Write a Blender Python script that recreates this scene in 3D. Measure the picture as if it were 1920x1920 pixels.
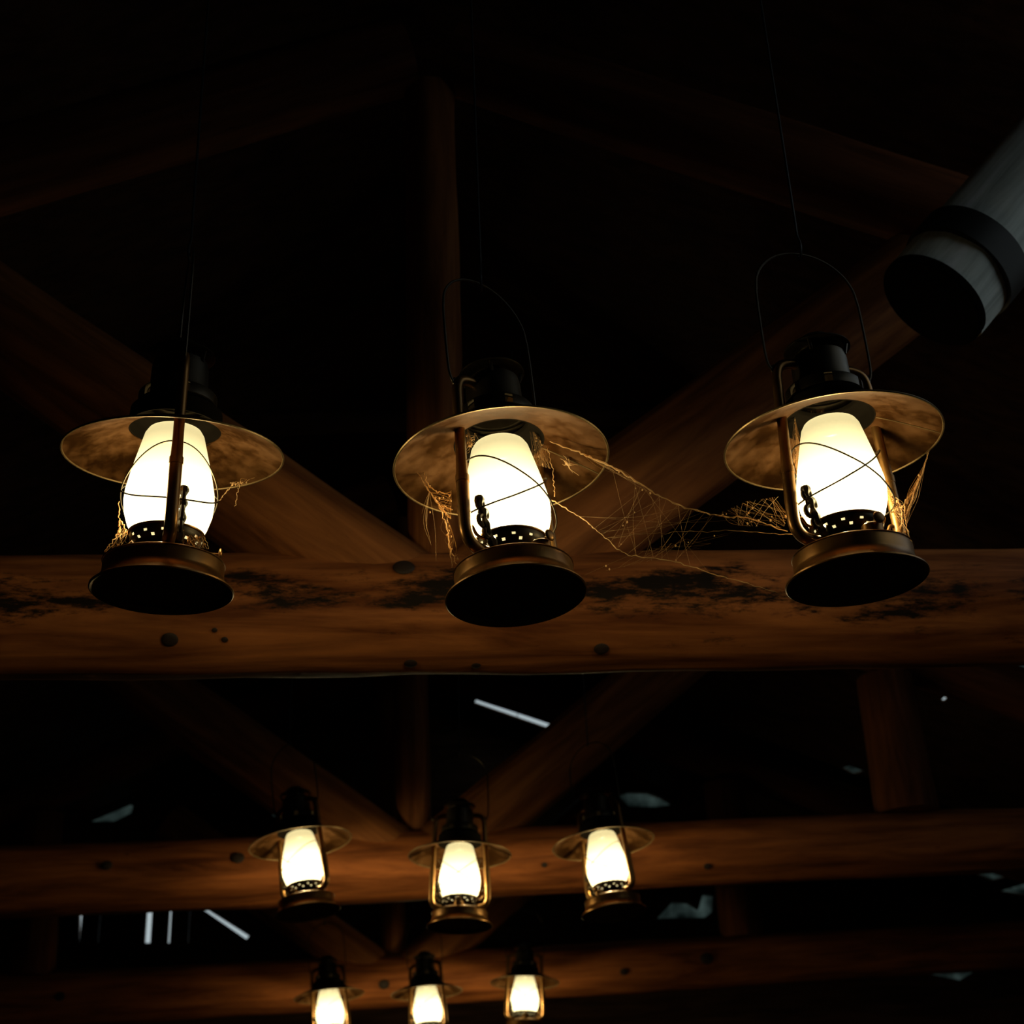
import bpy, bmesh, math, random
from mathutils import Vector, Matrix, noise
random.seed(7)
for o in list(bpy.data.objects): bpy.data.objects.remove(o)
scn = bpy.context.scene
C = scn.collection
R = math.radians

# ------------------------------------------------------------------ camera
F = 2800.0                       # focal length in pixels of the 1920 px frame
PITCH, ROLL = R(26.0), R(2.5)
EYE = Vector((0, 0, 1.55))
fw = Vector((0, math.cos(PITCH), math.sin(PITCH)))
up0 = Vector((0, -math.sin(PITCH), math.cos(PITCH)))
rt0 = Vector((1, 0, 0))
upv = up0*math.cos(ROLL) + rt0*math.sin(ROLL)
rtv = rt0*math.cos(ROLL) - up0*math.sin(ROLL)
cd = bpy.data.cameras.new('camera'); cam = bpy.data.objects.new('camera', cd); C.objects.link(cam)
cd.sensor_width = 36; cd.lens = F/1920*36; cd.clip_start = 0.02
m = Matrix((rtv, upv, -fw)).transposed().to_4x4(); m.translation = EYE
cam.matrix_world = m
cd.dof.use_dof = True; cd.dof.focus_distance = 1.80; cd.dof.aperture_fstop = 8.0
scn.camera = cam

def ray(px, py): return fw + rtv*((px-960)/F) + upv*((960-py)/F)
def at(px, py, depth): return EYE + ray(px, py)*depth
def project(p):
    d = p-EYE; z = d.dot(fw)
    return 960+F*d.dot(rtv)/z, 960-F*d.dot(upv)/z

# ------------------------------------------------------------------ world, exposure
w = bpy.data.worlds.new('world'); scn.world = w; w.use_nodes = True
bg = w.node_tree.nodes['Background']
bg.inputs[0].default_value = (0.80, 0.95, 1.0, 1); bg.inputs[1].default_value = 0.50
scn.view_settings.view_transform = 'Standard'; scn.view_settings.look = 'None'
scn.view_settings.exposure = 0.0; scn.view_settings.gamma = 1.0
scn.view_settings.use_curve_mapping = False
BULB_W = 2.8
BULB_COLOR = (1.0, 0.84, 0.44)

# ------------------------------------------------------------------ helpers
def new_obj(name, verts, faces, mat, parent=None, smooth=True, sharp=40):
    me = bpy.data.meshes.new(name)
    me.from_pydata([tuple(v) for v in verts], [], faces); me.update()
    if smooth:
        for p in me.polygons: p.use_smooth = True
        me.set_sharp_from_angle(angle=R(sharp))
    if mat: me.materials.append(mat)
    o = bpy.data.objects.new(name, me); C.objects.link(o)
    if parent: o.parent = parent
    return o
def tag(o, label=None, cat=None, group=None, kind=None):
    if label: o['label'] = label
    if cat: o['category'] = cat
    if group: o['group'] = group
    if kind: o['kind'] = kind
    return o
def empty(name, loc=(0, 0, 0)):
    o = bpy.data.objects.new(name, None); C.objects.link(o); o.location = loc
    o.empty_display_size = 0.05
    return o
class G:
    """collects shapes of one mesh"""
    def __init__(s): s.v = []; s.f = []
    def add(s, vs, fs):
        n = len(s.v); s.v += [Vector(v) for v in vs]; s.f += [tuple(i+n for i in f) for f in fs]
    def lathe(s, prof, seg=48, c=(0, 0, 0), skip=None):
        c = Vector(c); vs = []; fs = []; idx = []
        for (r, z) in prof:
            if r < 1e-6:
                idx.append([len(vs)]*seg); vs.append(c+Vector((0, 0, z)))
            else:
                row = []
                for k in range(seg):
                    a = 2*math.pi*k/seg; row.append(len(vs)); vs.append(c+Vector((r*math.cos(a), r*math.sin(a), z)))
                idx.append(row)
        for i in range(len(prof)-1):
            for k in range(seg):
                if skip and skip(i, k): continue
                q = [idx[i][k], idx[i][(k+1) % seg], idx[i+1][(k+1) % seg], idx[i+1][k]]
                u = []
                for t in q:
                    if t not in u: u.append(t)
                if len(u) > 2: fs.append(tuple(u))
        s.add(vs, fs); return s
    def tube(s, pts, r, seg=8, closed=False, cap=True):
        pts = [Vector(p) for p in pts]; n = len(pts)
        rs = r if isinstance(r, (list, tuple)) else [r]*n
        vs = []; fs = []; prev = None
        for i, p in enumerate(pts):
            if closed: t = pts[(i+1) % n]-pts[i-1]
            else: t = pts[min(i+1, n-1)]-pts[max(i-1, 0)]
            if t.length < 1e-9: t = Vector((0, 0, 1))
            t.normalize()
            if prev is None:
                a = Vector((0, 0, 1)) if abs(t.z) < .9 else Vector((1, 0, 0))
                nrm = t.cross(a).normalized()
            else:
                nrm = prev - t*prev.dot(t)
                nrm = nrm.normalized() if nrm.length > 1e-6 else t.orthogonal().normalized()
            prev = nrm; bn = t.cross(nrm)
            for k in range(seg):
                a = 2*math.pi*k/seg
                vs.append(p+(nrm*math.cos(a)+bn*math.sin(a))*rs[i])
        for i in range(n if closed else n-1):
            j = (i+1) % n
            for k in range(seg):
                fs.append((i*seg+k, i*seg+(k+1) % seg, j*seg+(k+1) % seg, j*seg+k))
        if cap and not closed:
            fs.append(tuple(range(seg-1, -1, -1))); fs.append(tuple((n-1)*seg+k for k in range(seg)))
        s.add(vs, fs); return s
    def box(s, lo, hi):
        x0, y0, z0 = lo; x1, y1, z1 = hi
        s.add([(x0,y0,z0),(x1,y0,z0),(x1,y1,z0),(x0,y1,z0),(x0,y0,z1),(x1,y0,z1),(x1,y1,z1),(x0,y1,z1)],
              [(0,3,2,1),(4,5,6,7),(0,1,5,4),(1,2,6,5),(2,3,7,6),(3,0,4,7)]); return s
    def blob(s, c, r, sc=(1, 1, 1), seg=10, rings=6):
        prof = [(max(0, math.sin(math.pi*i/rings))*1.0, -math.cos(math.pi*i/rings)) for i in range(rings+1)]
        g = G(); g.lathe(prof, seg)
        s.add([Vector(c)+Vector((v.x*sc[0], v.y*sc[1], v.z*sc[2]))*r for v in g.v], g.f); return s
    def build(s, name, mat, parent=None, smooth=True, sharp=40): return new_obj(name, s.v, s.f, mat, parent, smooth, sharp)
def spline(pts, n=8):
    pts = [Vector(p) for p in pts]; out = []
    P = [pts[0]*2-pts[1]] + pts + [pts[-1]*2-pts[-2]]
    for i in range(1, len(P)-2):
        a, b, c, d = P[i-1], P[i], P[i+1], P[i+2]
        for k in range(n):
            t = k/n
            out.append(.5*((2*b)+(c-a)*t+(2*a-5*b+4*c-d)*t*t+(3*b-a-3*c+d)*t**3))
    out.append(pts[-1]); return out

# ------------------------------------------------------------------ materials
def mat_new(name):
    mt = bpy.data.materials.new(name); mt.use_nodes = True
    nt = mt.node_tree; b = nt.nodes['Principled BSDF']
    return mt, nt, b
def nd(nt, typ, **kw):
    n = nt.nodes.new(typ)
    for k, v in kw.items(): setattr(n, k, v)
    return n
def ramp(nt, src, stops):
    r = nd(nt, 'ShaderNodeValToRGB'); cr = r.color_ramp
    while len(cr.elements) < len(stops): cr.elements.new(.5)
    for e, (p, c) in zip(cr.elements, stops):
        e.position = p; e.color = c if len(c) == 4 else (*c, 1)
    nt.links.new(src, r.inputs[0]); return r.outputs[0]
def wood_mat(name, light, dark, stain=0.0, seed=0.0, band=0.0):
    """round log: grain runs along local X; dark remnants of bark where stain > 0"""
    mt, nt, b = mat_new(name); L = nt.links
    tc = nd(nt, 'ShaderNodeTexCoord')
    mp = nd(nt, 'ShaderNodeMapping'); mp.inputs['Scale'].default_value = (1.6, 16, 16); mp.inputs['Location'].default_value = (seed, seed*2, seed)
    L.new(tc.outputs['Object'], mp.inputs[0])
    n1 = nd(nt, 'ShaderNodeTexNoise'); n1.inputs['Scale'].default_value = 1.6; n1.inputs['Detail'].default_value = 7; n1.inputs['Roughness'].default_value = .62; n1.inputs['Distortion'].default_value = .5
    L.new(mp.outputs[0], n1.inputs['Vector'])
    col = ramp(nt, n1.outputs[0], [(.34, dark), (.52, light), (.70, tuple(min(1, c*1.55) for c in light))])
    mp2 = nd(nt, 'ShaderNodeMapping'); mp2.inputs['Scale'].default_value = (1.0, 4.2, 4.2); mp2.inputs['Location'].default_value = (seed*3, seed, 0)
    L.new(tc.outputs['Object'], mp2.inputs[0])
    n2 = nd(nt, 'ShaderNodeTexNoise'); n2.inputs['Scale'].default_value = 3.4; n2.inputs['Detail'].default_value = 10; n2.inputs['Roughness'].default_value = .78
    L.new(mp2.outputs[0], n2.inputs['Vector'])
    lo = .66-.2*stain
    sx = nd(nt, 'ShaderNodeSeparateXYZ'); L.new(tc.outputs['Object'], sx.inputs[0])
    ab = nd(nt, 'ShaderNodeMath', operation='ABSOLUTE'); L.new(sx.outputs[2], ab.inputs[0])
    mr = nd(nt, 'ShaderNodeMapRange'); L.new(ab.outputs[0], mr.inputs[0]); mr.inputs[1].default_value = .015; mr.inputs[2].default_value = .060; mr.inputs[3].default_value = band; mr.inputs[4].default_value = -.5*band
    ad = nd(nt, 'ShaderNodeMath', operation='ADD'); L.new(n2.outputs[0], ad.inputs[0]); L.new(mr.outputs[0], ad.inputs[1])
    msk = ramp(nt, ad.outputs[0], [(lo, (0, 0, 0)), (lo+.08, (1, 1, 1))])
    mx = nd(nt, 'ShaderNodeMix', data_type='RGBA'); mx.blend_type = 'MIX'
    L.new(msk, mx.inputs[0]); L.new(col, mx.inputs[6]); mx.inputs[7].default_value = (.018, .012, .008, 1)
    L.new(mx.outputs[2], b.inputs['Base Color'])
    b.inputs['Roughness'].default_value = .62; b.inputs['Specular IOR Level'].default_value = .08
    bm = nd(nt, 'ShaderNodeBump'); bm.inputs['Strength'].default_value = .35; bm.inputs['Distance'].default_value = .006
    L.new(n1.outputs[0], bm.inputs['Height']); L.new(bm.outputs[0], b.inputs['Normal'])
    return mt
W_BEAM = [wood_mat('pine_log_a', (.40, .135, .040), (.17, .050, .015), .52, 1.3, .10), wood_mat('pine_log_b', (.42, .13, .036), (.17, .050, .016), .12, 5.1), wood_mat('pine_log_c', (.42, .13, .036), (.18, .05, .016), .1, 9.7)]
W_POST = wood_mat('pine_log_strut', (.32, .115, .036), (.15, .048, .016), .1, 3.7)
W_CHORD = wood_mat('darker_log', (.17, .055, .020), (.08, .026, .010), .1, 8.8)  # darker wood for chords and queen posts; weaker light there put into colour
W_DARK = wood_mat('dark_weathered_boards', (.10, .05, .028), (.05, .024, .014), .2, 2.2)
W_GREY = wood_mat('grey_weathered_log', (.72, .76, .70), (.42, .45, .41), .0, 6.6)
def plain(name, col, rough=.6, metal=0.0):
    mt, nt, b = mat_new(name); b.inputs['Base Color'].default_value = (*col, 1); b.inputs['Roughness'].default_value = rough; b.inputs['Metallic'].default_value = metal
    n = nd(nt, 'ShaderNodeTexNoise'); n.inputs['Scale'].default_value = 60; n.inputs['Detail'].default_value = 5
    tc = nd(nt, 'ShaderNodeTexCoord'); nt.links.new(tc.outputs['Object'], n.inputs['Vector'])
    mx = nd(nt, 'ShaderNodeMix', data_type='RGBA'); mx.inputs[6].default_value = (*[c*.72 for c in col], 1); mx.inputs[7].default_value = (*[min(1, c*1.2) for c in col], 1)
    nt.links.new(n.outputs[0], mx.inputs[0]); nt.links.new(mx.outputs[2], b.inputs['Base Color'])
    return mt
M_KNOT = plain('dark_knot_wood', (.035, .018, .010), .7)
M_IRON = plain('black_iron', (.02, .018, .016), .55, .3)
M_EARTH = plain('dark_floor', (.03, .024, .02), .9)
def metal_mat(name, col, rough, dust, dustcol, scale=28.0):
    mt, nt, b = mat_new(name); L = nt.links
    tc = nd(nt, 'ShaderNodeTexCoord')
    n = nd(nt, 'ShaderNodeTexNoise'); n.inputs['Scale'].default_value = scale; n.inputs['Detail'].default_value = 8; n.inputs['Roughness'].default_value = .65
    L.new(tc.outputs['Object'], n.inputs['Vector'])
    f = ramp(nt, n.outputs[0], [(.40, (0, 0, 0)), (.72, (dust, dust, dust))])
    mx = nd(nt, 'ShaderNodeMix', data_type='RGBA'); L.new(f, mx.inputs[0]); mx.inputs[6].default_value = (*col, 1); mx.inputs[7].default_value = (*dustcol, 1)
    L.new(mx.outputs[2], b.inputs['Base Color'])
    inv = nd(nt, 'ShaderNodeMath', operation='SUBTRACT'); inv.inputs[0].default_value = .9; L.new(f, inv.inputs[1]); L.new(inv.outputs[0], b.inputs['Metallic'])
    rr = nd(nt, 'ShaderNodeMath', operation='MULTIPLY_ADD'); L.new(f, rr.inputs[0]); rr.inputs[1].default_value = .35; rr.inputs[2].default_value = rough; L.new(rr.outputs[0], b.inputs['Roughness'])
    return mt
M_BRONZE = metal_mat('aged_bronze', (.27, .130, .036), .32, .25, (.09, .046, .016))
M_SHADE = metal_mat('dusty_bronze_shade', (.080, .030, .006), .42, .75, (.135, .056, .012), 22.0)
M_BLACK = metal_mat('blackened_metal', (.06, .045, .028), .40, .3, (.05, .04, .025))
M_MATTE_BLACK = plain('matte_black', (.010, .008, .006), .8)  # even black for the lantern collar and the log's shaded end
M_MATTE_BLACK.node_tree.nodes['Principled BSDF'].inputs['Specular IOR Level'].default_value = .0
M_WIRE = metal_mat('thin_bronze_wire', (.26, .17, .075), .4, .3, (.16, .11, .05))
def globe_mat():
    mt, nt, b = mat_new('opal_glass'); L = nt.links; nt.nodes.remove(b)
    out = nt.nodes['Material Output']
    tr = nd(nt, 'ShaderNodeBsdfTransparent'); tr.inputs[0].default_value = (1, .97, .93, 1)
    tl = nd(nt, 'ShaderNodeBsdfTranslucent'); tl.inputs[0].default_value = (.34, .34, .315, 1)
    df = nd(nt, 'ShaderNodeBsdfDiffuse'); df.inputs[0].default_value = (.16, .16, .14, 1)
    gl = nd(nt, 'ShaderNodeBsdfGlossy'); gl.inputs['Roughness'].default_value = .25
    m1 = nd(nt, 'ShaderNodeMixShader'); m1.inputs[0].default_value = .35
    L.new(tl.outputs[0], m1.inputs[1]); L.new(df.outputs[0], m1.inputs[2])
    m2 = nd(nt, 'ShaderNodeMixShader'); m2.inputs[0].default_value = .04
    L.new(m1.outputs[0], m2.inputs[1]); L.new(gl.outputs[0], m2.inputs[2])
    m3 = nd(nt, 'ShaderNodeMixShader'); m3.inputs[0].default_value = .70
    L.new(tr.outputs[0], m3.inputs[1]); L.new(m2.outputs[0], m3.inputs[2]); L.new(m3.outputs[0], out.inputs[0])
    return mt
M_GLOBE = globe_mat()
def web_mat():
    mt, nt, b = mat_new('dusty_web'); L = nt.links; nt.nodes.remove(b); out = nt.nodes['Material Output']
    tl = nd(nt, 'ShaderNodeBsdfTranslucent'); tl.inputs[0].default_value = (.72, .48, .24, 1)
    df = nd(nt, 'ShaderNodeBsdfDiffuse'); df.inputs[0].default_value = (.72, .48, .24, 1)
    m1 = nd(nt, 'ShaderNodeMixShader'); L.new(tl.outputs[0], m1.inputs[1]); L.new(df.outputs[0], m1.inputs[2]); L.new(m1.outputs[0], out.inputs[0])
    return mt
M_WEB = web_mat()
def sheet_mat():  # for the added sheets that dim the sky seen through gaps
    mt, nt, b = mat_new('dimming_translucent_sheet'); L = nt.links; nt.nodes.remove(b); out = nt.nodes['Material Output']
    tc = nd(nt, 'ShaderNodeTexCoord'); n = nd(nt, 'ShaderNodeTexNoise'); n.inputs['Scale'].default_value = 9; n.inputs['Detail'].default_value = 6
    L.new(tc.outputs['Object'], n.inputs['Vector'])
    c = ramp(nt, n.outputs[0], [(.35, (.07, .085, .08)), (.65, (.29, .33, .31))])
    tl = nd(nt, 'ShaderNodeBsdfTranslucent'); L.new(c, tl.inputs[0]); L.new(tl.outputs[0], out.inputs[0])
    return mt
M_SHEET = sheet_mat()

# ------------------------------------------------------------------ the building's frame of reference
YAW = R(5.0)
bx = Vector((math.cos(YAW), math.sin(YAW), 0))       # along the tie beams
by = Vector((-math.sin(YAW), math.cos(YAW), 0))      # along the roof
def bw(x, y, z): return bx*x + by*y + Vector((0, 0, EYE.z+z))
BM = Matrix((bx, by, Vector((0, 0, 1)))).transposed().to_4x4(); BM.translation = Vector((0, 0, EYE.z))
BMI = BM.inverted()
def hit(px, py, n, d):
    """pixel ray -> building coordinates on plane n.p = d (building coordinates)"""
    o = BMI @ EYE; r = BM.to_3x3().transposed() @ ray(px, py)
    n = Vector(n); return o + r*((d-n.dot(o))/n.dot(r))
RIDGE, SLOPE = 2.58, 0.40
YB = 7.40                                             # back wall
def sheet_with_holes(name, outer, holes, nrm, thick, mat):
    """flat sheet (building coordinates) with real openings, given thickness"""
    bm = bmesh.new(); edges = []
    for lp in [outer]+holes:
        vs = [bm.verts.new(p) for p in lp]
        for i in range(len(vs)): edges.append(bm.edges.new((vs[i], vs[(i+1) % len(vs)])))
    bmesh.ops.triangle_fill(bm, use_beauty=True, use_dissolve=False, edges=edges, normal=nrm)
    fs = bm.faces[:]
    ext = bmesh.ops.extrude_face_region(bm, geom=fs)
    bmesh.ops.translate(bm, vec=Vector(nrm).normalized()*thick, verts=[g for g in ext['geom'] if isinstance(g, bmesh.types.BMVert)])
    bmesh.ops.recalc_face_normals(bm, faces=bm.faces)
    me = bpy.data.meshes.new(name); bm.to_mesh(me); bm.free(); me.materials.append(mat)
    o = bpy.data.objects.new(name, me); C.objects.link(o); o.matrix_world = BM
    return tag(o, kind='structure')

# back wall: openings where the photo shows daylight under the roof
back = lambda pts: [hit(x, y, (0, 1, 0), YB) for x, y in pts]
wall_holes = [back([(148, 1698), (366, 1698), (366, 1768), (148, 1768)]),                    # slatted vent
              back([(362, 1692), (370, 1692), (468, 1754), (462, 1761)]),                   # slit beside a brace
              back([(1158, 1490), (1178, 1484), (1215, 1485), (1240, 1494), (1263, 1508), (1230, 1513), (1180, 1512)]),
              back([(1232, 1722), (1262, 1690), (1290, 1692), (1310, 1704), (1318, 1676), (1338, 1678), (1337, 1708), (1322, 1720)]),
              back([(160, 1540), (168, 1520), (228, 1495), (250, 1510), (246, 1524), (214, 1540)]),
              back([(345, 1446), (408, 1424), (436, 1438), (420, 1450)]),
              back([(512, 1506), (532, 1500), (534, 1532), (510, 1530)]),
              back([(1733, 1824), (1842, 1813), (1800, 1838)])]
WX = 3.7
gz = lambda x: RIDGE-SLOPE*abs(x)+.01
sheet_with_holes('wall_back', [Vector((-WX, YB, -1.55)), Vector((WX, YB, -1.55)), Vector((WX, YB, gz(WX))), Vector((0, YB, gz(0))), Vector((-WX, YB, gz(WX)))], wall_holes, (0, 1, 0), .04, W_DARK)
# roof slopes
def slope(side, holes):
    n = Vector((SLOPE*side, 0, 1)); hs = []
    for pts in holes: hs.append([hit(x, y, n, RIDGE) if isinstance(x, (int, float)) else x for x, y in pts])
    for h in hs:
        for p in h:
            if p.y > YB-.04 or p.x*side < .03 or abs(p.x) > WX-.03: print('HOLE', side, p)
            p.y = min(p.y, YB-.04); p.x = side*max(.03, min(WX-.03, p.x*side)); p.z = RIDGE-SLOPE*abs(p.x)
    y0, y1 = -2.4, YB+.02; xs = 0 if side > 0 else 0
    outer = [Vector((0, y0, RIDGE)), Vector((side*WX, y0, RIDGE-SLOPE*WX)), Vector((side*WX, y1, RIDGE-SLOPE*WX)), Vector((0, y1, RIDGE))]
    return sheet_with_holes('ceiling', outer, hs, n, .007, W_DARK)
roofR = [[(1850, 1240), (1895, 1234), (1960, 1252), (1960, 1272), (1905, 1262)],
         [(1818, 1634), (1850, 1628), (1866, 1640), (1880, 1630), (1907, 1626), (1885, 1645), (1860, 1652)],
         [(1872, 1672), (1925, 1656), (1925, 1680)],
         [(1578, 1440), (1592, 1436), (1620, 1446), (1600, 1452)],
         [(1764, 1312), (1784, 1298), (1787, 1301), (1768, 1316)],
         [(Vector((1.55, .3, RIDGE-SLOPE*1.55)), 0), (Vector((3.4, .3, RIDGE-SLOPE*3.4)), 0), (Vector((3.4, 2.35, RIDGE-SLOPE*3.4)), 0), (Vector((1.55, 2.35, RIDGE-SLOPE*1.55)), 0)],  # unseen opening, added to throw cool daylight on the purlin log
         [(894, 1307), (1033, 1355), (1029, 1367), (890, 1319)]]
roofL = []
rr = slope(1, roofR); rl = slope(-1, roofL)
g = G(); g.box((-WX, -2.4, -1.60), (WX, YB+.1, -1.55)); o = g.build('floor', M_EARTH, smooth=False); o.matrix_world = BM; tag(o, kind='structure')
for nm, x0, x1 in (('wall_left', -WX-.05, -WX), ('wall_right', WX, WX+.05)):
    g = G(); g.box((x0, -2.4, -1.55), (x1, YB+.04, RIDGE-SLOPE*WX+.05)); o = g.build(nm, W_DARK, smooth=False); o.matrix_world = BM; tag(o, kind='structure')
# gable behind the photographer: a large opening high on its right-hand side would be the doorway; kept closed here
sheet_with_holes('wall_front', [Vector((-WX, -2.4, -1.55)), Vector((WX, -2.4, -1.55)), Vector((WX, -2.4, gz(WX))), Vector((0, -2.4, gz(0))), Vector((-WX, -2.4, gz(WX)))], [], (0, -1, 0), .04, W_DARK)
# slats in the vent of the back wall
vent = empty('slatted_vent'); vent.matrix_world = BM
tag(vent, 'dark wooden vent slats with daylight in the gaps, at far left between log beams', 'vent')
for a, b2 in ((155, 183), (190, 271), (286, 314), (322, 352), (357, 366)):
    p0 = hit(a, 1698, (0, 1, 0), YB); p1 = hit(b2, 1768, (0, 1, 0), YB)
    g = G(); g.box((p0.x, YB+.002, p1.z-.05), (p1.x, YB+.026, p0.z+.05)); g.build('slat', W_DARK, vent, smooth=False)
# translucent sheets added outside some gaps to dim the daylight
def sheeting(pts, n, d, off, label):
    P = [hit(x, y, n, d)+Vector(n).normalized()*off for x, y in pts]
    P2 = [p+Vector(n).normalized()*.004 for p in P]; k = len(P)
    o = new_obj('dimming_sheet', P+P2, [tuple(range(k)), tuple(range(2*k-1, k-1, -1))]+[(i, i+k, (i+1) % k+k, (i+1) % k) for i in range(k)], M_SHEET, smooth=False)
    o.matrix_world = BM; tag(o, label, 'roofing sheet', 'added dimming sheets over the gaps')  # no real roofing: sheet added to dim the daylight in the gap
nR, nL = (SLOPE, 0, 1), (-SLOPE, 0, 1)
sheeting([(1820, 1200), (2000, 1200), (2000, 1320), (1820, 1320)], nR, RIDGE, .05, 'added dimming sheet behind the roof gap at the right picture edge under the nearest beam')
sheeting([(1790, 1590), (1960, 1590), (1960, 1710), (1790, 1710)], nR, RIDGE, .05, 'added dimming sheet behind the small roof gaps at lower right')
sheeting([(1560, 1420), (1640, 1420), (1640, 1470), (1560, 1470)], nR, RIDGE, .05, 'added dimming sheet behind the tiny roof gap beside the queen post')
sheeting([(325, 1405), (450, 1405), (450, 1465), (325, 1465)], (0, 1, 0), YB, .06, 'added dimming sheet behind the dim wall gap by the left strut')
sheeting([(140, 1480), (270, 1480), (270, 1552), (140, 1552)], (0, 1, 0), YB, .06, 'added dimming sheet behind the bright gap at far left above the slatted vent')
sheeting([(490, 1485), (550, 1485), (550, 1545), (490, 1545)], (0, 1, 0), YB, .06, 'added dimming sheet behind the small gap beside the left lantern of the middle row')
sheeting([(1130, 1460), (1290, 1460), (1290, 1530), (1130, 1530)], (0, 1, 0), YB, .06, 'added dimming sheet behind the leaf-shaped gap right of the middle lanterns')
sheeting([(1210, 1665), (1360, 1665), (1360, 1740), (1210, 1740)], (0, 1, 0), YB, .06, 'added dimming sheet behind the curved gap right of the middle row')
sheeting([(1700, 1790), (1870, 1790), (1870, 1860), (1700, 1860)], (0, 1, 0), YB, .06, 'added dimming sheet behind the wedge-shaped gap at lower right')

# ------------------------------------------------------------------ logs
def log(name, a, b, r0, r1, mat, parent=None, seg=40, rough=.006, seed=0.0, rings=None):
    """round pole from a to b; local X runs along it"""
    a, b = Vector(a), Vector(b); L = (b-a).length; ex = (b-a).normalized()
    t = Vector((0, 1, 0)) if abs(ex.y) < .9 else Vector((0, 0, 1))
    ez = ex.cross(t).normalized(); ey = ez.cross(ex).normalized()
    n = rings or max(6, int(L/.09)); vs = []; fs = []
    def pt(i, k):
        x = L*i/n; ang = 2*math.pi*k/seg; r = r0+(r1-r0)*i/n
        q = Vector((x*1.7+seed, math.cos(ang)*1.1, math.sin(ang)*1.1+seed))
        r *= 1+.055*noise.noise(q*.9)
        r += rough*noise.noise(Vector((x*5+seed, math.cos(ang)*3, math.sin(ang)*3)))
        return Vector((x-L/2, r*math.cos(ang), r*math.sin(ang)))
    for i in range(n+1):
        for k in range(seg): vs.append(pt(i, k))
    for i in range(n):
        for k in range(seg): fs.append((i*seg+k, i*seg+(k+1) % seg, (i+1)*seg+(k+1) % seg, (i+1)*seg+k))
    for i, s in ((0, -1), (n, 1)):
        c = len(vs); vs.append(Vector((s*L/2+s*.004, 0, 0)))
        for k in range(seg):
            q = (i*seg+k, i*seg+(k+1) % seg, c); fs.append(q if s > 0 else q[::-1])
    o = new_obj(name, vs, fs, mat, parent, True, 50)
    mm = Matrix((ex, ey, ez)).transposed().to_4x4(); mm.translation = (a+b)/2
    o.matrix_local = mm
    o['_len'] = L
    del o['_len']
    return o
TY = [2.30, 4.25, 6.30]          # trusses along the roof
TX = [.074, .074, .017]           # their centres across it (building coordinates)
TL = ['nearest log roof truss, its dark-stained tie beam behind the large front lanterns',
      'middle log roof truss behind the middle row of three lanterns',
      'farthest log roof truss behind the smallest row of lanterns at the bottom']
beams = []
KN = [[(757, 1062, .020), (318, 1200, .015), (1128, 1218, .014), (402, 1182, .005), (421, 1200, .006), (770, 1246, .012), (893, 1250, .009)],
      [(1327, 1625, .012), (200, 1622, .017), (446, 1608, .020), (1021, 1622, .009)],
      [(1325, 1797, .030), (1170, 1822, .018), (112, 1868, .022), (720, 1846, .024)]]
for i, y in enumerate(TY):
    t = empty('roof_truss'); TM = Matrix.Translation((TX[i], y, 0)) @ Matrix.Rotation(R((0, -1.1, -1.5)[i]), 4, 'Y'); t.matrix_world = BM @ TM
    tag(t, TL[i], 'truss', 'log roof trusses')
    zc, rb = (.940, .968, .970)[i], (.106, .107, .112)[i]
    b = log('tie_beam', (-3.6, 0, zc), (3.6, 0, zc), rb, rb*(.88, .80, .86)[i], W_BEAM[i], t, 56, .005, 3.1*i+.7)
    beams.append((t, y, zc, rb))
    log('king_post', (0, .03, zc+.08), (0, .03, RIDGE-(.50, .52, .30)[i]), .052, .05, W_POST, t, 28, .003, i+11.0)
    for s in (-1, 1):
        log('strut', (s*.045, .012, zc+.006), (s*.93, .012, zc+.69), .097, .092, W_POST, t, 32, .004, i*2.2+s+20.0)
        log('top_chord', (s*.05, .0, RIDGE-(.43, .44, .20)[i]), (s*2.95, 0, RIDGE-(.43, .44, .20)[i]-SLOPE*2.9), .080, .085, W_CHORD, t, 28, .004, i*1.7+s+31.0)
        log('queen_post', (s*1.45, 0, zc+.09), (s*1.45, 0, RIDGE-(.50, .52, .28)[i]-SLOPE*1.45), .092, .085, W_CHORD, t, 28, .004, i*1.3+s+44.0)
    # knots on the face of the tie beam
    ob = BMI @ EYE
    for (px, py, r) in KN[i]:
        TI = TM.inverted(); d = TI.to_3x3() @ (BM.to_3x3().transposed() @ ray(px, py)); ob = TI @ (BMI @ EYE)
        # intersect with the cylinder of the beam (axis along the truss's x)
        oy, oz = ob.y, ob.z-zc; A = d.y**2+d.z**2; B = 2*(oy*d.y+oz*d.z); Cc = oy*oy+oz*oz-rb*rb
        disc = B*B-4*A*Cc
        if disc < 0: continue
        s = (-B-math.sqrt(disc))/(2*A); p = ob+d*s
        nrm = Vector((0, p.y, p.z-zc)).normalized()
        g = G(); g.blob((0, 0, 0), r*.78, (1.15, 1, .30), 16, 8)
        k = g.build('knot', M_KNOT, t)
        ez = nrm; ex = Vector((1, 0, 0)); ey = ez.cross(ex)
        mm = Matrix((ex, ey, ez)).transposed().to_4x4(); mm.translation = p-nrm*.002
        k.matrix_local = mm

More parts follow.
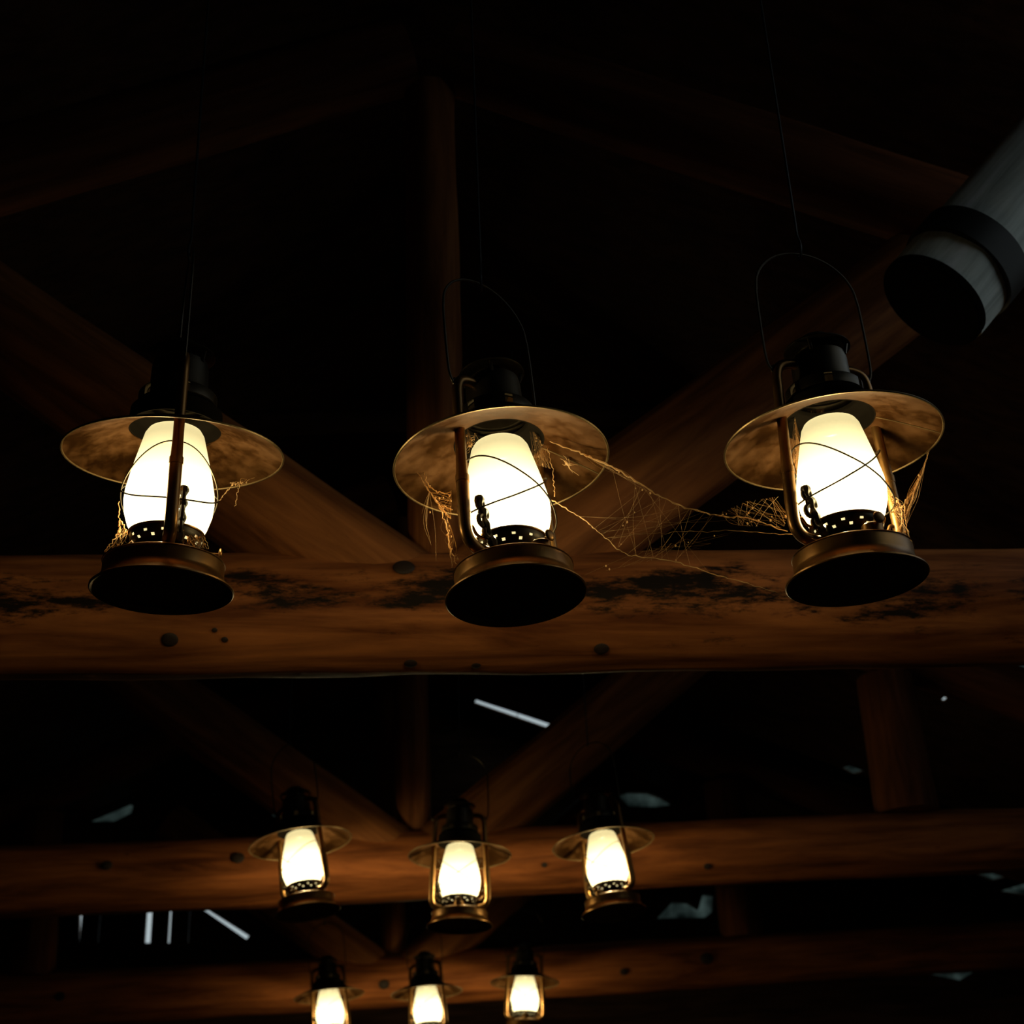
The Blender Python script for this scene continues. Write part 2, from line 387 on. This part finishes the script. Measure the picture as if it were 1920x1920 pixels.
# ------------------------------------------------------------------ lantern
def globe_r(z):
    P = [(0, .040), (.012, .0465), (.028, .0515), (.042, .053), (.056, .0522), (.078, .048), (.10, .0428), (.118, .0385), (.130, .0355), (.136, .032), (.139, .026), (.140, .0)]
    if z <= 0: return P[0][1]
    for (a, ra), (b, rb) in zip(P, P[1:]):
        if z <= b: return ra+(rb-ra)*(z-a)/(b-a)
    return 0
GZ = .070
def make_lantern():
    root = empty('hurricane_lantern')
    # fuel tank with flared foot, hollow underneath
    g = G(); g.lathe([(0, .006), (.074, .006), (.0795, .0015), (.0815, 0), (.083, .0012), (.0828, .003), (.0785, .0065), (.0735, .0115), (.0708, .017), (.0700, .020), (.0700, .033), (.0688, .0355), (.0665, .0375), (.055, .042), (.040, .047), (.030, .050), (0, .051)], 72)
    base = g.build('tank', M_BRONZE, root, sharp=30)
    g = G(); g.lathe([(.0703, .0335), (.0712, .0345), (.0703, .0358)], 64); g.build('tank_bead', M_BRONZE, base)
    g = G(); g.lathe([(0, .062), (.010, .062), (.0125, .060), (.0125, .050), (.0105, .049)], 20, (.0, -.048, -.010)); g.build('filler_cap', M_BRONZE, base)
    # burner with a perforated gallery
    g = G(); prof = [(.024, .045), (.026, .052), (.034, .055), (.037, .0575), (.0395, .060), (.0410, .0625), (.0420, .065), (.0425, .0675), (.0425, .072)]
    g.lathe(prof, 60, skip=lambda i, k: (i in (3, 5) and (k+2*(i == 5)) % 5 == 0))
    bur = g.build('burner', M_BLACK, root)
    g = G(); g.lathe([(.0425, .0705), (.0445, .071), (.0448, .0725), (.0425, .073)], 48); g.build('gallery_rim', M_BRONZE, bur)
    g = G(); g.tube([(0, -.026, .052), (0, -.062, .054)], .0014, 6); g.blob((0, -.064, .054), .0075, (1, .35, 1), 14, 6); g.build('wick_knob', M_BRONZE, bur)
    # opal globe (closed shoulder) and its lamp
    g = G(); g.lathe([(globe_r(z), GZ+z) for z in (0, .006, .012, .020, .028, .035, .042, .049, .056, .067, .078, .089, .10, .109, .118, .124, .130, .1335, .136, .1378, .139, .14)], 64)
    g.build('globe', M_GLOBE, root, sharp=180)
    ld = bpy.data.lights.new('bulb', 'POINT'); ld.energy = BULB_W; ld.color = BULB_COLOR; ld.shadow_soft_size = .014
    lo = bpy.data.objects.new('bulb', ld); C.objects.link(lo); lo.parent = root; lo.location = (0, 0, GZ+.036)
    # side tubes
    for s in (-1, 1):
        path = spline([(s*.030, 0, .047), (s*.050, 0, .0485), (s*.063, 0, .053), (s*.0705, 0, .065), (s*.0715, 0, .084), (s*.0695, 0, .13), (s*.0665, 0, .19), (s*.0645, 0, .245), (s*.063, 0, .268), (s*.057, 0, .281), (s*.044, 0, .286), (s*.030, 0, .286)], 6)
        rs = [.0076 if p.z < .135 else .0076-.0012*min(1, (p.z-.135)/.03) for p in path]
        t = G().tube(path, rs, 14).build('side_tube', M_BRONZE, root, sharp=60)
        g = G(); g.tube([(s*.0693, 0, .133), (s*.0689, 0, .142)], .0083, 14); g.build('tube_collar', M_BRONZE, t)
        # bracket tying the tube to the burner plate
        g = G(); g.tube(spline([(s*.068, 0, .074), (s*.060, 0, .076), (s*.054, .0, .068), (s*.042, 0, .066)], 5), .0022, 7); g.build('bracket', M_BRONZE, t)
        # bail ear
        g = G(); g.tube([(s*.0635+.0055*math.cos(a), 0, .276+.0055*math.sin(a)) for a in [k*math.pi/6 for k in range(12)]], .0016, 6, closed=True); g.build('ear', M_BLACK, t)
    # conical shade (reflector) with rolled rim and seam
    g = G(); ri, ro, zi, zo = .055, .1310, .211, .180
    n = 10; prof = []
    for k in range(n+1):
        u = k/n; prof.append((ri+(ro-ri)*u, zi+(zo-zi)*(u**1.12)))
    th = [(r, z+.0012) for r, z in prof[::-1]]
    g.lathe(prof+th+[prof[0]], 96); sh = g.build('shade', M_SHADE, root, sharp=60)
    g = G(); g.tube([((ro)*math.cos(a), (ro)*math.sin(a), zo+.0004) for a in [2*math.pi*k/96 for k in range(96)]], .0015, 6, closed=True); g.build('shade_rim', M_WIRE, sh)
    g = G(); a = R(-24)
    vs = []
    for u in (0.02, .25, .5, .75, .985):
        r, z = ri+(ro-ri)*u, zi+(zo-zi)*(u**1.12)-.0006
        for d in (-.0012, .0012): vs.append((r*math.cos(a)-d*math.sin(a), r*math.sin(a)+d*math.cos(a), z))
        for d in (-.0012, .0012): vs.append((r*math.cos(a)-d*math.sin(a), r*math.sin(a)+d*math.cos(a), z+.0008))
    fs = []
    for k in range(4):
        q = k*4; fs += [(q, q+1, q+5, q+4), (q+2, q+6, q+7, q+3), (q, q+4, q+6, q+2), (q+1, q+3, q+7, q+5)]
    g.add(vs, fs); g.build('shade_seam', M_WIRE, sh, smooth=False)
    # chimney: collar, bell ring with vents, body, cap
    g = G(); g.lathe([(.0560, .2105), (.0545, .2105), (.0540, .226), (.0500, .233), (.040, .237), (.0385, .239), (.0375, .243), (.0385, .2435), (.047, .240), (.0550, .232), (.0562, .2105)], 56); g.build('collar', M_MATTE_BLACK, root)
    g = G(); g.lathe([(.0385, .2400), (.0455, .2400), (.0475, .2415), (.0475, .2535), (.0455, .2560), (.0370, .2575)], 60, skip=lambda i, k: i == 2 and k % 10 < 2); g.build('vent_ring', M_BLACK, root)
    g = G(); g.lathe([(.0372, .2555), (.0368, .262), (.0350, .270), (.0345, .292), (.0330, .300), (.026, .304), (.0, .305)], 48); ch = g.build('chimney', M_BLACK, root)
    g = G(); g.lathe([(.022, .303), (.023, .309), (.0395, .309), (.0415, .3105), (.0405, .3125), (.030, .317), (.024, .3225), (.018, .328), (.010, .331), (0, .3315)], 48); g.build('cap', M_BLACK, root)
    for k in range(4):
        aa = math.pi/4+k*math.pi/2; g = G(); g.tube([(.0335*math.cos(aa), .0335*math.sin(aa), .296), (.037*math.cos(aa), .037*math.sin(aa), .3095)], .0022, 6); g.build('cap_support', M_BLACK, ch)
    # wire guard: two tilted hoops crossing before and behind the globe, and a lower ring
    for s in (-1, 1):
        pts = []
        for k in range(72):
            th_ = 2*math.pi*k/72; z = .058+s*.038*math.cos(th_)+.004*math.cos(2*th_)
            r = globe_r(max(.0, min(.13, z)))+.0045+.007*abs(math.cos(th_))**4
            pts.append((r*math.cos(th_), r*math.sin(th_), GZ+z))
        G().tube(pts, .0010, 6, closed=True).build('guard_wire', M_BLACK, root)
    # lift lever with pierced ornament beside one tube
    lev = G()
    def ring(cx, cz, r, t=.0030):
        lev.tube([(cx+r*math.cos(a)*.8, -.012, cz+r*math.sin(a)) for a in [2*math.pi*k/14 for k in range(14)]], t, 6, closed=True)
    lev.tube(spline([(-.057, -.012, .112), (-.0560, -.012, .100), (-.052, -.012, .090), (-.050, -.012, .078), (-.045, -.012, .064), (-.040, -.012, .050)], 5), [.0048+.0016*math.sin(k*.9) for k in range(26)], 7)
    ring(-.0560, .102, .0060); ring(-.0470, .092, .0045); ring(-.055, .081, .0070); ring(-.049, .066, .0060)
    lev.build('lift_lever', M_BLACK, root)
    # bail handle
    pts = [(-.0690, 0, .276), (-.0725, 0, .283), (-.0745, 0, .30), (-.0745, 0, .35), (-.0735, 0, .385)]
    pts += [(-.0725*math.cos(a), 0, .392+.062*math.sin(a)) for a in [math.pi*k/12 for k in range(13)]]
    pts += [(.0735, 0, .385), (.0745, 0, .35), (.0745, 0, .30), (.0725, 0, .283), (.0690, 0, .276)]
    G().tube(spline(pts, 3), .0017, 7).build('bail', M_BLACK, root)
    return root
def copy_tree(o, parent=None):
    c = o.copy(); C.objects.link(c); c.parent = parent
    for ch in list(o.children): copy_tree(ch, c)
    return c
proto = make_lantern()
BAIL_TOP = .454
LAN = [ # base-rim centre px, depth, image tilt (deg, + = clockwise), lean back (deg), yaw (deg), label, group, from_shade
 (303, 1111, 1.735, 4.8, -3.5, 108, 'large lit hurricane lantern at left of the front row, one side tube facing the camera', 0),
 (968, 1121, 1.735, -6.0, 2.5, 45, 'large lit hurricane lantern in the middle of the front row, a spider under its shade', 0),
 (1607, 1091, 1.735, -9.8, -2, 20, 'large lit hurricane lantern at right of the front row, tilted, cobweb on its left', 0),
 (577, 1712, 3.74, -6.0, 4, -32, 'medium lit hurricane lantern at left of the middle row, tilted, dark tube on its right', 0),
 (862, 1738, 3.74, 0.0, 3, 0, 'medium lit hurricane lantern in the middle of the middle row, both bronze tubes facing front', 0),
 (1152, 1713, 3.74, -9.0, 4, -40, 'medium lit hurricane lantern at right of the middle row, tilted', 0),
 (617, 1868, 5.62, -3.5, 3, -15, 'small lit hurricane lantern at left of the farthest row, cut by the lower edge', 1),
 (800, 1862, 5.50, -3.5, 3, -25, 'small lit hurricane lantern in the middle of the farthest row, cut by the lower edge', 1),
 (984, 1843, 5.70, 0.0, 3, 2, 'small lit hurricane lantern at right of the farthest row, its burner just in view', 1)]
GRP = ['front row of lanterns', 'middle row of lanterns', 'farthest row of lanterns']
lanterns = []
for i, (px, py, dep, tilt, lean, yaw, lab, fromshade) in enumerate(LAN):
    L = proto if i == 0 else copy_tree(proto)
    tag(L, lab, 'lantern', GRP[i//3])
    p = at(px, py, dep)
    def place(p):
        a0 = project(p); a1 = project(p+Vector((0, 0, .2)))
        cur = math.degrees(math.atan2(a1[0]-a0[0], a0[1]-a1[1]))
        az = math.atan2(p.x-EYE.x, p.y-EYE.y)
        view = Vector((math.sin(az), math.cos(az), 0)); side = Vector((math.cos(az), -math.sin(az), 0))
        q = Matrix.Rotation(R(tilt-cur), 3, view) @ Matrix.Rotation(R(-lean), 3, side) @ Matrix.Rotation(R(yaw), 3, 'Z')
        return q
    q = place(p)
    if fromshade: p = p - q @ Vector((0, 0, .180))
    mm = q.to_4x4(); mm.translation = p; L.matrix_world = mm
    lanterns.append((L, mm))
    if i == 0:      # its shade sits loose, drooping towards the viewer
        shd = [c for c in L.children if c.name.startswith('shade')][0]
        sa = Matrix.Rotation(R(-yaw), 3, 'Z') @ Vector((1, 0, 0))
        LEFT_SHADE = Matrix.Translation((0, 0, .196)) @ Matrix.Rotation(R(5), 4, sa) @ Matrix.Translation((0, 0, -.200))

[c for c in lanterns[0][0].children if c.name.startswith('shade')][0].matrix_local = LEFT_SHADE
# hooks and the poles that carry the rows
RL = ['dark pole carrying the front row of lanterns, high above them', 'dark pole carrying the middle row of lanterns', 'dark pole carrying the farthest row of lanterns']
HL = ['left', 'middle', 'right']
for r in range(3):
    tops = [mm @ Vector((0, 0, BAIL_TOP)) for _, mm in lanterns[r*3:r*3+3]]
    c = sum(tops, Vector())/3; d = (tops[2]-tops[0]); d.z = 0; d.normalize()
    zr = EYE.z+2.18
    e1, e2 = c-d*.85, c+d*.85; e1.z = e2.z = zr
    po = log('hanging_pole', e1, e2, .032, .032, W_DARK, None, 20, .002, 60+r)
    tag(po, RL[r], 'pole', 'poles that carry the lantern rows')
    for k, t in enumerate(tops):
        top = Vector((t.x, t.y, zr-.02))
        s = (top-c).dot(d); on = c+d*s; top.x, top.y = on.x, on.y
        g = G(); h = t+Vector((0, 0, .0035))
        hk = [t+Vector((0, .010, .006)), t+Vector((0, .008, -.003)), t+Vector((0, 0, -.0046)), t+Vector((0, -.008, -.001)), t+Vector((0, -.010, .010)), t+Vector((0, 0, .03)), t+Vector((0, 0, .05))]
        g.tube(spline(hk, 5)+[top], .0018, 6)
        o = g.build('wire_hook', M_IRON)
        tag(o, 'black wire hook holding the %s lantern of the %s' % (HL[k], ['front row', 'middle row', 'farthest row'][r]), 'hook', 'wire hooks above the lanterns')

# ------------------------------------------------------------------ purlin at upper right with a shadow band built as a dark ring
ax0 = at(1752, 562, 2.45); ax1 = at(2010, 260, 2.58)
pl = empty('purlin_log', ax0); tag(pl, 'grey weathered log end with a dark ring for a shadow band, lit by daylight at upper right', 'log')
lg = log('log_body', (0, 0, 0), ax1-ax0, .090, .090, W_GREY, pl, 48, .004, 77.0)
dirp = (ax1-ax0).normalized()
g = G()
ez = dirp; ex = ez.orthogonal().normalized(); ey = ez.cross(ex)
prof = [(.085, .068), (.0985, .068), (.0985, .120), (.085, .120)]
g.lathe(prof+[prof[0]], 64); g.v = [ex*v.x+ey*v.y+ez*v.z for v in g.v]; g.build('shadow_band', M_IRON, pl)  # a rafter's shadow across the log, built as a dark ring
g = G(); g.lathe([(0, -.012), (.089, -.012), (.092, -.008), (.092, .004), (.086, .006)], 48); g.v = [ex*v.x+ey*v.y+ez*v.z for v in g.v]; g.build('tarred_end', M_MATTE_BLACK, pl)  # black cap paints the shade on the end face turned from the light

# ------------------------------------------------------------------ cobwebs
def web(name_label, strands, fine, group='cobwebs on the front lanterns', n_specks=0):
    """strands: lists of (px,py,depth,radius); fine: list of (poly A, poly B, count, radius)"""
    P0 = at(*strands[0][0][:3]); root = empty('cobweb', P0); tag(root, name_label, 'cobweb', group)
    for st in strands:
        pts = spline([at(x, y, d)-P0 for x, y, d, r in st], 10); n = len(pts)
        rs = []; out = []
        for i, p in enumerate(pts):
            u = i/(n-1)*(len(st)-1); k = min(int(u), len(st)-2); f = u-k
            r = st[k][3]*(1-f)+st[k+1][3]*f
            rs.append(r*random.uniform(.55, 1.35)); out.append(p+Vector([random.gauss(0, .0007) for _ in range(3)]))
        G().tube(out, rs, 5).build('strand', M_WEB, root)
        # frayed thin companions
    g = G()
    for (A, B, cnt, r) in fine:
        A = [at(*a)-P0 for a in A]; B = [at(*b)-P0 for b in B]
        def samp(Q):
            if len(Q) == 1: return Q[0]
            k = random.randrange(len(Q)-1); return Q[k].lerp(Q[k+1], random.random())
        for _ in range(cnt):
            a, b = samp(A), samp(B); mid = (a+b)/2+Vector((random.gauss(0, .003), random.gauss(0, .003), -random.random()*.06*(a-b).length))
            g.tube(spline([a, mid, b], 4), r*random.uniform(.6, 1.2), 3, cap=False)
            if random.random() < .35: g.blob(a.lerp(b, random.random()), random.uniform(.0006, .0014), (1, 1, 1.4), 5, 4)
    if g.v: tag(g.build('fine_threads', M_WEB, root), kind='stuff')
    return root
D = 1.80
s1 = [(1030, 828, 1.82, .0006), (1090, 850, 1.82, .0012), (1142, 873, 1.80, .0013), (1195, 903, 1.79, .0010), (1262, 943, 1.79, .0009), (1340, 966, 1.79, .0011), (1410, 974, 1.78, .0009), (1478, 998, 1.75, .0006)]
s2 = [(1034, 938, 1.83, .0009), (1085, 968, 1.82, .0007), (1130, 1004, 1.80, .0008), (1178, 1040, 1.79, .0006), (1252, 1050, 1.78, .0007), (1330, 1074, 1.76, .0006), (1400, 1094, 1.74, .0005), (1474, 1116, 1.72, .0003)]
s3 = [(1140, 1008, 1.79, .0003), (1260, 998, 1.79, .0003), (1370, 996, 1.79, .0003), (1484, 1003, 1.76, .0004), (1545, 1017, 1.70, .0002)]
web('dusty cobweb strung between the middle and right lanterns of the front row', [s1, s2, s3],
    [([p[:3] for p in s1[2:7]], [p[:3] for p in s2[1:6]], 26, .00010), ([p[:3] for p in s1[1:4]], [p[:3] for p in s1[1:5]], 12, .00012),
     ([(1340, 966, 1.79), (1400, 940, 1.80), (1466, 930, 1.82)], [(1380, 985, 1.79), (1470, 990, 1.77), (1478, 960, 1.77)], 34, .00011),
     ([(1290, 1010, 1.79), (1180, 1040, 1.79)], [(1400, 985, 1.79), (1300, 1035, 1.78), (1090, 1080, 1.77)], 14, .00010)])
web('ragged cobweb on the left of the middle front lantern, from shade to tank', [
    [(772, 868, 1.84, .0003), (786, 890, 1.84, .0005), (805, 922, 1.80, .0009), (826, 950, 1.78, .0011), (846, 974, 1.75, .0008)],
    [(788, 852, 1.86, .0003), (797, 895, 1.84, .0006), (812, 918, 1.80, .0008), (846, 928, 1.76, .0006)],
    [(818, 938, 1.79, .0009), (836, 985, 1.77, .0008), (842, 1020, 1.75, .0007), (848, 1062, 1.72, .0004)],
    [(842, 1020, 1.75, .0005), (856, 1058, 1.71, .0004)], [(828, 948, 1.78, .0008), (848, 955, 1.75, .0008)]],
    [([(805, 922, 1.80), (846, 974, 1.75)], [(846, 918, 1.76), (846, 980, 1.75)], 22, .00015), ([(805, 922, 1.8)], [(790, 960, 1.8), (822, 1066, 1.74)], 6, .00012), ([(840, 990, 1.76), (848, 1062, 1.72)], [(836, 960, 1.77), (860, 1050, 1.71)], 16, .00014)])
web('fine cobweb at the right of the right front lantern, from shade rim to tank', [
    [(1742, 846, 1.81, .0004), (1728, 890, 1.80, .0005), (1712, 922, 1.78, .0006), (1696, 944, 1.77, .0007), (1700, 985, 1.76, .0006), (1712, 1030, 1.73, .0004)],
    [(1660, 915, 1.80, .0006), (1678, 930, 1.79, .0006), (1690, 955, 1.77, .0006), (1692, 982, 1.76, .0006)],
    [(1720, 905, 1.79, .0004), (1704, 955, 1.77, .0005), (1694, 980, 1.76, .0005)]],
    [([(1742, 846, 1.81), (1712, 922, 1.78)], [(1696, 944, 1.77), (1700, 985, 1.76)], 22, .00014), ([(1660, 905, 1.80), (1670, 960, 1.79)], [(1696, 944, 1.77), (1694, 990, 1.76)], 22, .00014), ([(1692, 980, 1.76)], [(1680, 1000, 1.76), (1708, 1010, 1.75)], 10, .0002)])
web('clotted cobweb at the lower left of the left front lantern, globe to tank', [
    [(222, 940, 1.80, .0005), (224, 985, 1.78, .0010), (226, 1005, 1.76, .0007), (227, 1028, 1.74, .0004)],
    [(225, 990, 1.78, .0008), (214, 1012, 1.75, .0006), (196, 1034, 1.72, .0004)],
    [(226, 975, 1.78, .0009), (240, 1000, 1.77, .0010), (262, 1018, 1.74, .0007)]],
    [([(224, 985, 1.78), (240, 1000, 1.77)], [(194, 1036, 1.72), (230, 1024, 1.74)], 13, .00014), ([(238, 995, 1.77), (262, 1018, 1.74)], [(228, 1020, 1.74), (270, 1025, 1.74)], 10, .00014)])
web('cobweb wisps between burner and tank at the right of the left front lantern', [
    [(372, 990, 1.76, .0005), (384, 1010, 1.75, .0005), (392, 1030, 1.73, .0003)], [(350, 990, 1.74, .0005), (358, 1016, 1.73, .0005), (368, 1030, 1.72, .0004)]],
    [([(335, 985, 1.74), (375, 995, 1.76)], [(340, 1020, 1.73), (390, 1030, 1.73)], 46, .00017)])
web('loose threads hanging from the right rim of the left front shade', [
    [(436, 908, 1.85, .0003), (424, 924, 1.85, .0003), (411, 938, 1.85, .0002)], [(450, 906, 1.85, .0003), (445, 928, 1.85, .0003), (441, 950, 1.85, .0002)]],
    [([(430, 906, 1.85), (480, 895, 1.86)], [(440, 912, 1.85), (470, 905, 1.86)], 10, .00016)])
web('hazy cobweb inside the shade opening of the middle front lantern', [
    [(1022, 826, 1.85, .0006), (1014, 850, 1.84, .0005), (1004, 880, 1.82, .0004)], [(1026, 838, 1.84, .0006), (1036, 880, 1.82, .0005), (1040, 930, 1.80, .0006)]],
    [([(990, 800, 1.87), (1024, 830, 1.85)], [(1000, 870, 1.83), (1035, 880, 1.82)], 34, .00010), ([(875, 800, 1.85), (884, 840, 1.84)], [(870, 850, 1.80), (895, 812, 1.86)], 30, .00013)])
web('thin cobweb inside the left edge of the right front shade opening', [
    [(1490, 790, 1.86, .0004), (1494, 840, 1.83, .0005), (1492, 900, 1.80, .0004)]],
    [([(1490, 780, 1.86), (1500, 850, 1.83)], [(1486, 860, 1.80), (1500, 900, 1.80)], 44, .00015), ([(1510, 770, 1.88)], [(1580, 765, 1.90), (1560, 785, 1.88)], 12, .00013)])

# ------------------------------------------------------------------ spider under the middle shade
def spider():
    c = at(1064, 868, 1.855)
    me = bpy.data.meshes.new('spider'); vs = []; es = []; rad = []
    def v(p, r): vs.append(tuple(p)); rad.append(r); return len(vs)-1
    right, upp = rtv, upv
    P = lambda x, y, z=0: right*x*.00066 - upp*y*.00066 - fw*z*.00066
    a = v(P(0, 0, 3), .0016); b1 = v(P(4, 3, 3), .0012); h = v(P(-3, -2.5, 3), .0026); h2 = v(P(-6, -4, 3), .0013)
    es += [(a, b1), (a, h), (h, h2)]
    legs = [[(-3, -10), (-8, -14)], [(-9, -6), (-14, -8)], [(2, -8), (6, -4)], [(8, 2), (20, 4)], [(8, 5), (14, 3)], [(5, 12), (22, 24)], [(2, 9), (10, 18)], [(-6, 5), (-10, 2)]]
    for k, lg_ in enumerate(legs):
        prev = a if k % 2 else b1
        for j, (x, y) in enumerate(lg_):
            n = v(P(x, y, 4 if j == 0 else 1), .00042 if j == 0 else .00026); es.append((prev, n)); prev = n
    me.from_pydata(vs, es, []); o = bpy.data.objects.new('spider', me); C.objects.link(o)
    sk = o.modifiers.new('skin', 'SKIN'); sk.use_smooth_shade = True
    for i, r in enumerate(rad):
        me.skin_vertices[0].data[i].radius = (r, r)
    me.skin_vertices[0].data[0].use_root = True
    o.modifiers.new('sub', 'SUBSURF').levels = 1
    o.location = c; me.materials.append(M_SPIDER)
    tag(o, 'small pale brown spider with long legs under the middle front shade', 'spider')
M_SPIDER = plain('pale_spider', (.42, .24, .10), .6)
spider()
